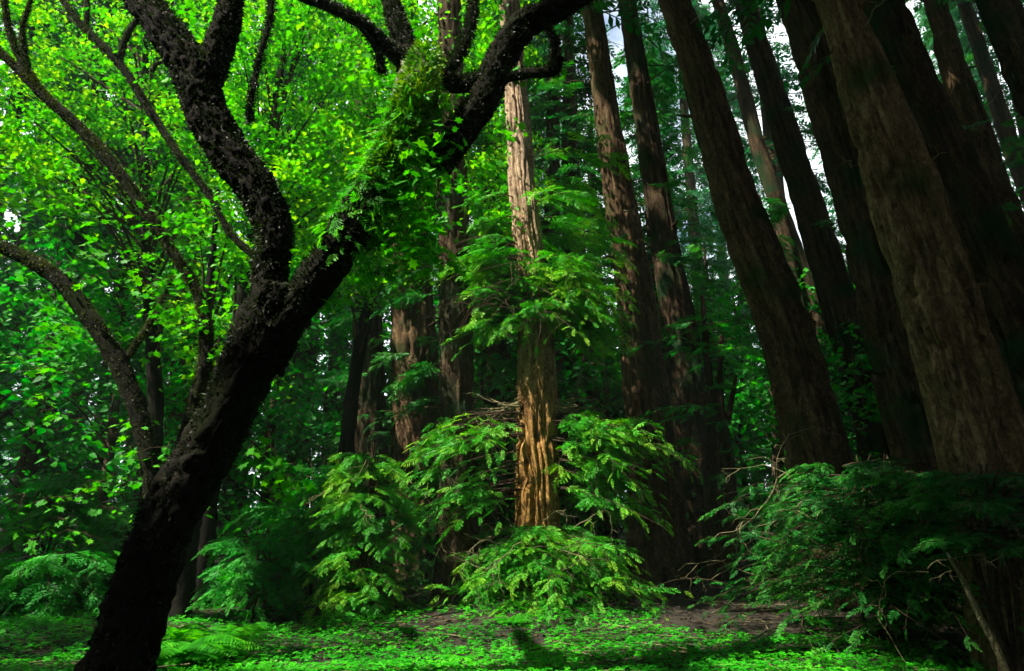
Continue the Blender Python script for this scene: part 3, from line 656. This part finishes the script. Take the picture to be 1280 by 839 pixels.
# maples further back: the glowing canopy
def back_maple(px, d, zones, label, lean=0.0, n=16, leaf=.15, mat=L_maple):
    b = U(px, 640, d); b[2] = float(ground_z(b[0], b[1])); t = thing('background_maple', b, label, 'tree', 'sunlit maples behind the forked trunk')
    g, gl, gw = Geo(), Geo(), Geo()
    cs = [c for z_ in zones for c in zone(*z_)]
    topz = max(c[2] for c in cs); cx = np.mean([c[0] for c in cs]); mid = np.array([b[0] * .6 + cx * .4, d, topz * .45])
    P = np.array([b - [0, 0, .2], b * [1, 1, 0] + [lean * .1, 0, topz * .2], mid, [cx, d, topz * .95]])
    P2, r2, *_ = tube(g, P, [.17, .14, .10, .03], 14, n=60, disp=knobby(int(R(0, 999)), .3))
    for c in cs[::10]:
        i = int(np.clip(np.interp(c[2] - .8, P2[:, 2], np.arange(60)) * .9, 3, 57))
        tube(gw, resample([P2[i], (P2[i] + c) / 2 + [0, 0, .25], c], [.04, .022, .006], 10)[0], np.linspace(.035, .006, 10), 5, cap=False)
    clusters(gl, None, cs, n, .48, leaf, LLEAF, .32, .5, mask=BACK)
    g.build('trunk', M_maple, t, smooth=True, shift=b); gl.build('crown', mat, t, shift=b); tag(gw.build('branchwork', M_wood, t, shift=b), kind='stuff')
back_maple(262, 12.5, [(270, -60, 470, 330, 11, 15, 330)], 'glowing green maple filling the gap between the two arms of the fork', n=70, leaf=.105)
back_maple(430, 14, [(400, -60, 660, 300, 12, 16.5, 330), (390, 250, 520, 375, 12, 14, 60)], 'yellow green maple glowing behind the right arm of the forked trunk', n=70, leaf=.105)
back_maple(180, 13, [(-40, -60, 300, 260, 11, 15, 360), (170, 200, 330, 380, 12, 15, 80)], 'sunlit maple spreading across the top left behind the thin stems', n=66, leaf=.105)
back_maple(240, 11, [(220, 260, 340, 480, 10.5, 13, 90)], 'small green maple showing left of the fork just above the mossy bole', n=34, leaf=.105)

# ------------------------------------------------------------------ shrubs and basal shoots
def shrub(px, py, d, rx, h, nb, mat, label, size=.42, name='redwood_shrub', twigs=0, nsp=13, group='shrubs under the redwoods', dr=.5, tmat=None, cat='shrub', apart=False, lift=0.0):
    b = U(px, py, d); b[2] = float(ground_z(b[0], b[1])); t = thing(name, b, label, cat, group)
    gl, gw = Geo(), Geo()
    for k in range(nb):
        f = R(0, 1); az = R(0, 6.283); o = b + np.array([R(-.25, .25) * rx, R(-.25, .25) * rx, h * (lift + (1 - lift) * f ** .8)])
        (bough_part if apart else bough)(*((t, b, mat, 'shoot') if apart else (gl, gw)), o, az, rx * (1.05 - .55 * f) * R(.65, 1.1), .12 + R(-.05, .2), dr * R(.6, 1.2), nsp, size, .010)
    for k in range(6): tube(gw, [b + [R(-.15, .15) * rx, R(-.15, .15) * rx, -.1], b + [R(-.2, .2) * rx, R(-.2, .2) * rx, h * .6], b + [R(-.3, .3) * rx, R(-.3, .3) * rx, h * 1.05]], [.03, .022, .008], 6, n=10)
    if gl.n: gl.build('foliage', mat, t, shift=b)
    tag(gw.build('branchwork', M_wood, t, shift=b), kind='stuff')
    if twigs:
        for k in range(twigs):
            az = R(math.pi * .95, math.pi * 2.05); g = Geo(); twig(g, b + np.array([math.cos(az) * rx * R(.1, .7), math.sin(az) * rx * R(.1, .7), h * R(.35, 1.0)]), az, rx * R(.35, .8), R(-.3, .2), .007, .9, 3)
            g.build('bare_twig', tmat or M_twig, t, shift=b)
    return t
shrub(672, 700, 11.7, 1.85, 1.15, 110, L_bright, 'wide skirt of feathery shoots round the foot of the golden redwood', twigs=14, name='basal_shoots', dr=.42, nsp=17, size=.30, apart=True)
shrub(455, 700, 11.5, 1.15, 2.6, 150, L_bright, 'upright feathery shrub left of the golden redwood before the dark trio', twigs=8, size=.27, nsp=17)
shrub(1105, 660, 9.0, 2.3, 2.2, 190, L_red, 'broad shaded conifer shrub with pale bare twigs before the right hand trunks', twigs=22, size=.28, apart=True, dr=.34, lift=.12)
shrub(1235, 640, 6.9, .95, 1.95, 60, L_red, 'small dark conifer shrub touching the widest trunk on the right', twigs=10, size=.26, lift=.62, dr=.3)
shrub(540, 660, 14, 1.3, 2.2, 60, L_red, 'dim feathery shrub at the foot of the dark redwood trio')
shrub(950, 680, 16, 1.5, 1.6, 50, L_mid, 'low green bush behind the many stemmed tree')
shrub(380, 700, 13, 1.3, 2.4, 70, L_mid, 'dim tall bush right of the mossy maple bole')
shrub(320, 720, 11, 1.0, 1.3, 50, L_mid, 'low fine leaved bush tucked right behind the maple bole')
shrub(70, 720, 11.5, 1.6, 1.0, 70, L_mid, 'spreading low bush at the lower left edge')
shrub(60, 680, 14, 1.8, 2.4, 70, L_mid, 'tall dark bush behind the spreading low one at the left edge')
shrub(160, 690, 13, 1.3, 1.8, 50, L_mid, 'dark bush between the left edge bushes and the maple bole')
shrub(1020, 660, 18, 1.8, 2.0, 50, L_mid, 'dim bush glimpsed beneath the large leaning redwood')

# sword ferns at the foot of the maple
def fern(px, py, d, L, n, label):
    b = U(px, py, d); b[2] = float(ground_z(b[0], b[1])); t = thing('sword_fern', b, label, 'fern', 'sword ferns beside the maple bole')
    for k in range(n):
        ch = Geo(); az = k * 6.283 / n + R(-.3, .3); h = np.array([math.cos(az), math.sin(az), 0]); l_ = L * R(.75, 1.15); e = R(.5, 1.1)
        tt = np.linspace(0, 1, 22); P = b + h * (l_ * tt ** 1.1 * .9)[:, None] + np.array([0, 0, 1.0]) * (l_ * e * (tt - .75 * tt ** 2))[:, None]
        tube(ch, P[::3], np.linspace(.006, .002, 8), 4, cap=False)
        tg = nrm(np.gradient(P, axis=0)); sd = np.cross(tg, [0, 0, 1.0]); sd = nrm(sd)
        for s in (-1, 1):
            X = nrm(sd * s + tg * .35 + np.array([0, 0, -.25])); V = np.array([(0, -.10, 0), (.5, -.11, .02), (1, 0, -.06), (.5, .11, .02), (0, .10, 0)], float)
            sz = l_ * .22 * np.sin(np.pi * np.clip(.15 + .85 * tt, 0, 1)) ** .6 + .01
            ch.inst(V, np.array([(0, 1, 2, 3), (0, 3, 4, 0)])[:1], orient(X, np.array([[0, 0, 1.0]]).repeat(22, 0) + tg * .2, sz), P)
        ch.build('frond', L_mapleg, t, shift=b)
fern(258, 770, 7.9, .75, 30, 'larger bright sword fern hard against the right side of the maple bole')
fern(232, 700, 7.6, .75, 22, 'upper sword fern partly hidden by the maple bole')
fern(300, 760, 9.6, .5, 12, 'small sword fern right of the larger one on the forest floor')
fern(640, 780, 10.0, .35, 11, 'little fern in the centre below the skirt of shoots')

# dead stake, right foreground
P, r_ = limb_px([(1262, 850, 11, 6.6), (1246, 810, 10, 6.7), (1222, 765, 8, 6.8), (1206, 730, 7, 6.9), (1188, 698, 5, 7)])
base = np.array([P[0][0], P[0][1], float(ground_z(P[0][0], P[0][1]))]); P = np.vstack([base - [-.05, .03, .1], P]); r_ = np.insert(r_, 0, r_[0])
t = thing('broken_branch', base, 'dead broken branch with a pale pointed tip stuck upright in the ground', 'dead branch')
g = Geo(); tube(g, P, r_ * .9, 12, n=40, disp=knobby(5, .25)); g.build('wood', M_twig, t, smooth=True, shift=base)
g = Geo(); tube(g, [P[-1], P[-1] + (P[-1] - P[-2]) * .25], [r_[-1] * .8, .003], 7); g.build('splintered_tip', bark_mat('pale_wood', (.3, .26, .2), (.5, .45, .36), (.65, .6, .5), vscale=20), t, shift=base)

# ------------------------------------------------------------------ background trees
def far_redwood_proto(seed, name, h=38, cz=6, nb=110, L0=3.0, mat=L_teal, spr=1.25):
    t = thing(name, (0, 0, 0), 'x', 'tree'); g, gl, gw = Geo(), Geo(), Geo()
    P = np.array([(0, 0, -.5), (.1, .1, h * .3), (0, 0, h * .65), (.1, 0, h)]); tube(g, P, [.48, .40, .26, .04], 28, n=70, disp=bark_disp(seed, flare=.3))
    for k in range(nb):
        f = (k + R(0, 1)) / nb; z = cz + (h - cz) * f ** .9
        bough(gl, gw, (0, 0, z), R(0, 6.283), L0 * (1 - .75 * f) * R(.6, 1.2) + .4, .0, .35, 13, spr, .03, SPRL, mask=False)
    g.build('trunk', M_dark, t, smooth=True); gl.build('crown', mat, t); tag(gw.build('branchwork', M_wood, t), kind='stuff'); return t
def under_proto(seed, name, h=9, nb=90, mat=L_mid):
    t = thing(name, (0, 0, 0), 'x', 'tree'); g, gl, gw = Geo(), Geo(), Geo()
    P, r_ = np.array([(0, 0, -.3), (.2, .1, h * .35), (-.1, 0, h * .7), (.1, 0, h)]), [.12, .09, .06, .01]; tube(g, P, r_, 12, n=30, disp=knobby(seed, .3))
    cs = []
    for k in range(nb):
        z = h * R(.08, 1.0); a = R(0, 6.283); q = (2.6 * (1 - (z / h) ** 2 * .6)) * R(.25, 1) ** .6
        c = np.array([q * math.cos(a), q * math.sin(a), z]); cs.append(c)
        if k % 2 == 0: tube(gw, [np.array([0, 0, max(.2, z - .5 * q)]), c * [.5, .5, 1] - [0, 0, .1 * q], c], [.03, .018, .005], 5, n=7, cap=False)
    clusters(gl, None, np.array(cs), 34, .75, .20, LLEAF, .35, .6)
    g.build('trunk', M_wood, t, smooth=True); gl.build('crown', mat, t); tag(gw.build('branchwork', M_wood, t), kind='stuff'); return t
PRO = {}
PLACED = set()
def place(kind, px, d, s, label, group):
    if kind not in PRO:
        PRO[kind] = {'A': lambda: far_redwood_proto(31, 'distant_redwood', 40, 7, 150),
                     'B': lambda: far_redwood_proto(57, 'distant_redwood', 34, 2, 170, 3.6),
                     'C': lambda: far_redwood_proto(77, 'distant_redwood', 44, 16, 110, 2.8),
                     'y': lambda: far_redwood_proto(91, 'young_redwood', 17, 1.2, 120, 2.3, L_red, .8),
                     'u': lambda: under_proto(5, 'understory_tree', 9, 90),
                     'v': lambda: under_proto(8, 'understory_tree', 6, 60)}[kind]()
    root = PRO[kind]; o = root if kind not in PLACED else copy_tree(root); PLACED.add(kind)
    x = U(px, 640, d)[0]; o.location = (x, d, float(ground_z(x, d))); o.rotation_euler = (0, 0, R(0, 6.28)); o.scale = (s, s, s)
    o['label'] = label; o['group'] = group
FARG, UNDG, YNG = 'distant redwoods', 'leafy understory trees', 'young redwoods in the gaps'
BG = [
    ('A', 30, 24, 1, 'distant redwood above the lowest slender maple at the far left edge'),
    ('B', 120, 27, 1, 'full crowned distant redwood behind the leaf clusters at the left'),
    ('A', 210, 23, .9, 'nearest distant redwood left of the forked trunk, behind the mossy diagonal stem'),
    ('B', 290, 29, 1.1, 'distant redwood directly behind the left arm of the forked maple'),
    ('A', 370, 25, 1, 'distant redwood seen through the crotch of the forked maple'),
    ('B', 410, 33, 1.1, 'deep shaded redwood under the right arm of the forked maple'),
    ('A', 490, 28, 1, 'distant redwood filling the slot inside the dark redwood trio'),
    ('B', 600, 27, 1, 'teal needled redwood between the dark trio and the golden trunk'),
    ('A', 640, 34, 1.1, 'tall distant redwood rising just behind the upper golden trunk'),
    ('A', 845, 46, 1, 'far redwood low in the middle of the white sky gap'),
    ('A', 930, 52, 1.1, 'farthest redwood in the sky gap beside the large leaning redwood'),
    ('A', 890, 36, .95, 'distant redwood standing in the white gap left of the large leaning redwood'),
    ('C', 1130, 36, 1, 'high crowned distant redwood behind the black trunk left of the foreground redwood'),
    ('B', -30, 31, 1, 'distant redwood closing the dark left edge behind the lowest slender maple'),
    ('B', 75, 35, 1, 'distant redwood deep in the shade behind the left edge bushes'),
    ('A', 160, 33, 1, 'distant redwood between the mossy diagonal stem and the lowest slender maple'),
    ('C', 1010, 30, 1, 'high crowned distant redwood behind the two leaning redwoods right of the sky gap'),
    ('B', 950, 38, .8, 'low needled distant redwood under the white sky gap'),
    ('B', 1290, 34, .9, 'distant redwood behind the leaning trunks at the right edge'),
    ('A', 1380, 26, 1, 'distant redwood half out of the picture at the far right edge'),
    ('B', -80, 26, 1, 'distant redwood mostly cut off by the left edge of the view'),
    ('B', 700, 44, 1, 'very far redwood showing right of the golden trunk'),
    ('B', 560, 42, 1.1, 'very far redwood behind the rightmost trunk of the dark trio'),
    ('B', 340, 44, 1.1, 'very far redwood low between the maple bole and dark trio'),
    ('B', 180, 42, 1.1, 'very far redwood in the dark wood left of the maple bole'),
    ('B', 20, 44, 1.1, 'very far redwood in the deep shade at the left edge'),
    ('A', 1280, 46, 1, 'farthest redwood behind the trunks by the right edge'),
    ('y', 612, 19, 1.05, 'young redwood filling the gap between the dark trio and the golden trunk'),
    ('y', 722, 19.5, 1.1, 'young redwood just right of the golden trunk, in front of the short dark trunk'),
    ('y', 752, 24, 1.0, 'slim young redwood left of the sun patched brown redwood'),
    ('y', 838, 23, 1.1, 'young redwood behind the slender dark redwood beside the sun patched one'),
    ('y', 905, 26, .7, 'young redwood below the white sky gap, left of the large leaning redwood'),
    ('y', 985, 22, .7, 'young redwood behind the large leaning redwood'),
    ('y', 1080, 26, .75, 'young redwood in the slot between the two mid distance leaning redwoods'),
    ('y', 1262, 21, .75, 'young redwood showing between the leaning trunks at the right edge'),
    ('u', -40, 22, 1.3, 'leafy understory tree cut off by the left edge, under the slender maple'),
    ('u', 20, 19, 1, 'leafy understory tree in shade under the lowest slender maple'),
    ('u', 120, 17.5, 1, 'leafy understory tree behind the bend of the lowest slender maple'),
    ('v', 250, 16, 1, 'small leafy tree hidden behind the bole of the forked maple'),
    ('u', 330, 19, 1.1, 'leafy understory tree just right of the forked maple bole'),
    ('v', 400, 21, 1, 'small leafy tree just left of the leftmost trunk of the dark trio'),
    ('u', 440, 21, 1.1, 'leafy understory tree behind the leftmost trunk of the dark trio'),
    ('u', 600, 20, 1.1, 'leafy understory tree left of the golden redwood trunk'),
    ('v', 625, 19, 1, 'small leafy tree right behind the foot of the golden redwood'),
    ('u', 690, 24, 1.1, 'leafy understory tree behind the half hidden narrow redwood'),
    ('v', 760, 18.5, 1.1, 'small leafy tree between the golden and sun patched redwoods'),
    ('u', 830, 24, 1, 'leafy tree behind the sun patched redwood and its slender neighbour'),
    ('u', 940, 25, 1.1, 'bright leafy tree in the opening right of the many stemmed tree'),
    ('v', 980, 20, 1, 'small leafy tree before the foot of the large leaning redwood'),
    ('u', 1060, 24, 1.1, 'leafy tree between the large leaning redwood and the next one'),
    ('v', 1120, 17, 1, 'small leafy tree in shade behind the broad conifer shrub'),
    ('u', 1200, 20, 1.2, 'leafy tree hidden behind the brown foreground redwood'),
    ('u', 1330, 18, 1.1, 'leafy tree cut off by the right edge of the view'),
    ('v', 1260, 14, 1, 'small leafy tree nearest the right edge behind the widest trunk'),
    ('v', 520, 23, 1.2, 'small leafy tree glimpsed inside the dark redwood trio'),
    ('u', 880, 32, 1.3, 'far leafy tree directly behind the many stemmed tree'),
    ('u', 1000, 34, 1.2, 'far leafy tree behind the large leaning redwood'),
    ('u', 560, 32, 1.3, 'far leafy tree behind the gap right of the dark trio'),
    ('u', 240, 26, 1.4, 'far leafy tree in the dark left of the forked maple'),
    ('u', 740, 34, 1.3, 'far leafy tree in the gap right of the golden trunk')]
for kd, px, d, s, lab in BG:
    place(kd, px, d, s, lab, UNDG if kd in 'uv' else YNG if kd == 'y' else FARG)
# hillside of foliage that closes the view
def mass(name, N, x, y, z, size, label, mat=L_teal, T=SPRL):
    g = Geo(); P = np.stack([x, y, z], -1); M_ = leaf_mats(N, size, .5); ch = rng.integers(0, len(T), N)
    for c in range(len(T)): g.inst(T[c][0], T[c][1], M_[ch == c], P[ch == c])
    return tag(g.build(name, mat), label, 'forest', kind='stuff')
N = 3200; x = R(-75, 75, N); y = R(52, 75, N); hz = 5 + 13 * noise(np.stack([x * .12, y * 0, 0 * x], -1), 3) ; z = ground_z(x, y) + hz * R(0, 1, N) ** .8
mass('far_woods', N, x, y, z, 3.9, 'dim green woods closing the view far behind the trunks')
# unseen leaf layers added to shape the light: gapped roof overhead, ring round the back
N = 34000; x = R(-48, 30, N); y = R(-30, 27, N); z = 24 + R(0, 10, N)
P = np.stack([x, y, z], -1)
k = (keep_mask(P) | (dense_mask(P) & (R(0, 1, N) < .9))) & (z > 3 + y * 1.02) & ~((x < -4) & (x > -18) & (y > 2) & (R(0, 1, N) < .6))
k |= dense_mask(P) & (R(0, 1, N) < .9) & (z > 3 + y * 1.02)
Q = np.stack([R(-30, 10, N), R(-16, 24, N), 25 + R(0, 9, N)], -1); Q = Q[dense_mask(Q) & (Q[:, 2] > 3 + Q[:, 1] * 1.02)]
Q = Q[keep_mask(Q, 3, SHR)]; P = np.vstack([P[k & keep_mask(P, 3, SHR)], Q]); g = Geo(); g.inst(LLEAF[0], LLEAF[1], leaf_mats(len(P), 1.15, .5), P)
tag(g.build('added_shade_roof', L_canopy), 'unseen leafy roof added overhead to shade the scene, gaps cut for the sun', 'canopy', kind='stuff')
N = 22000; a = R(math.pi * .82, math.pi * 2.18, N); rr = R(16, 26, N); x = np.cos(a) * rr * 1.2; y = np.sin(a) * rr + 4; z = R(0, 24, N)  # leaf ring added out of view to keep sky light off the trunks
P = np.stack([x, y, z], -1); P = P[keep_mask(P)]; g = Geo(); g.inst(LLEAF[0], LLEAF[1], leaf_mats(len(P), 1.3, 1.0), P)
tag(g.build('added_shade_ring', L_canopy), 'unseen ring of leaves added beside and behind the view to block sky light', 'forest', kind='stuff')

# ------------------------------------------------------------------ damp forest air
me = bpy.data.meshes.new('haze'); x0, x1, y0, y1, z0, z1 = -170, 170, -40, 225, -2, 62
me.from_pydata([(x, y, z) for x in (x0, x1) for y in (y0, y1) for z in (z0, z1)], [], [(0, 1, 3, 2), (4, 6, 7, 5), (0, 4, 5, 1), (2, 3, 7, 6), (0, 2, 6, 4), (1, 5, 7, 3)])
hm = bpy.data.materials.new('air'); hm.use_nodes = True; n = hm.node_tree.nodes; n.remove(n['Principled BSDF'])
pv = n.new('ShaderNodeVolumePrincipled'); pv.inputs['Density'].default_value = .0009; pv.inputs['Color'].default_value = (.72, .95, .85, 1)
hm.node_tree.links.new(pv.outputs[0], n['Material Output'].inputs['Volume']); me.materials.append(hm)
ho = bpy.data.objects.new('haze', me); COL.objects.link(ho); ho['kind'] = 'stuff'; ho['label'] = 'thin damp green haze hanging between the trunks'; ho['category'] = 'haze'
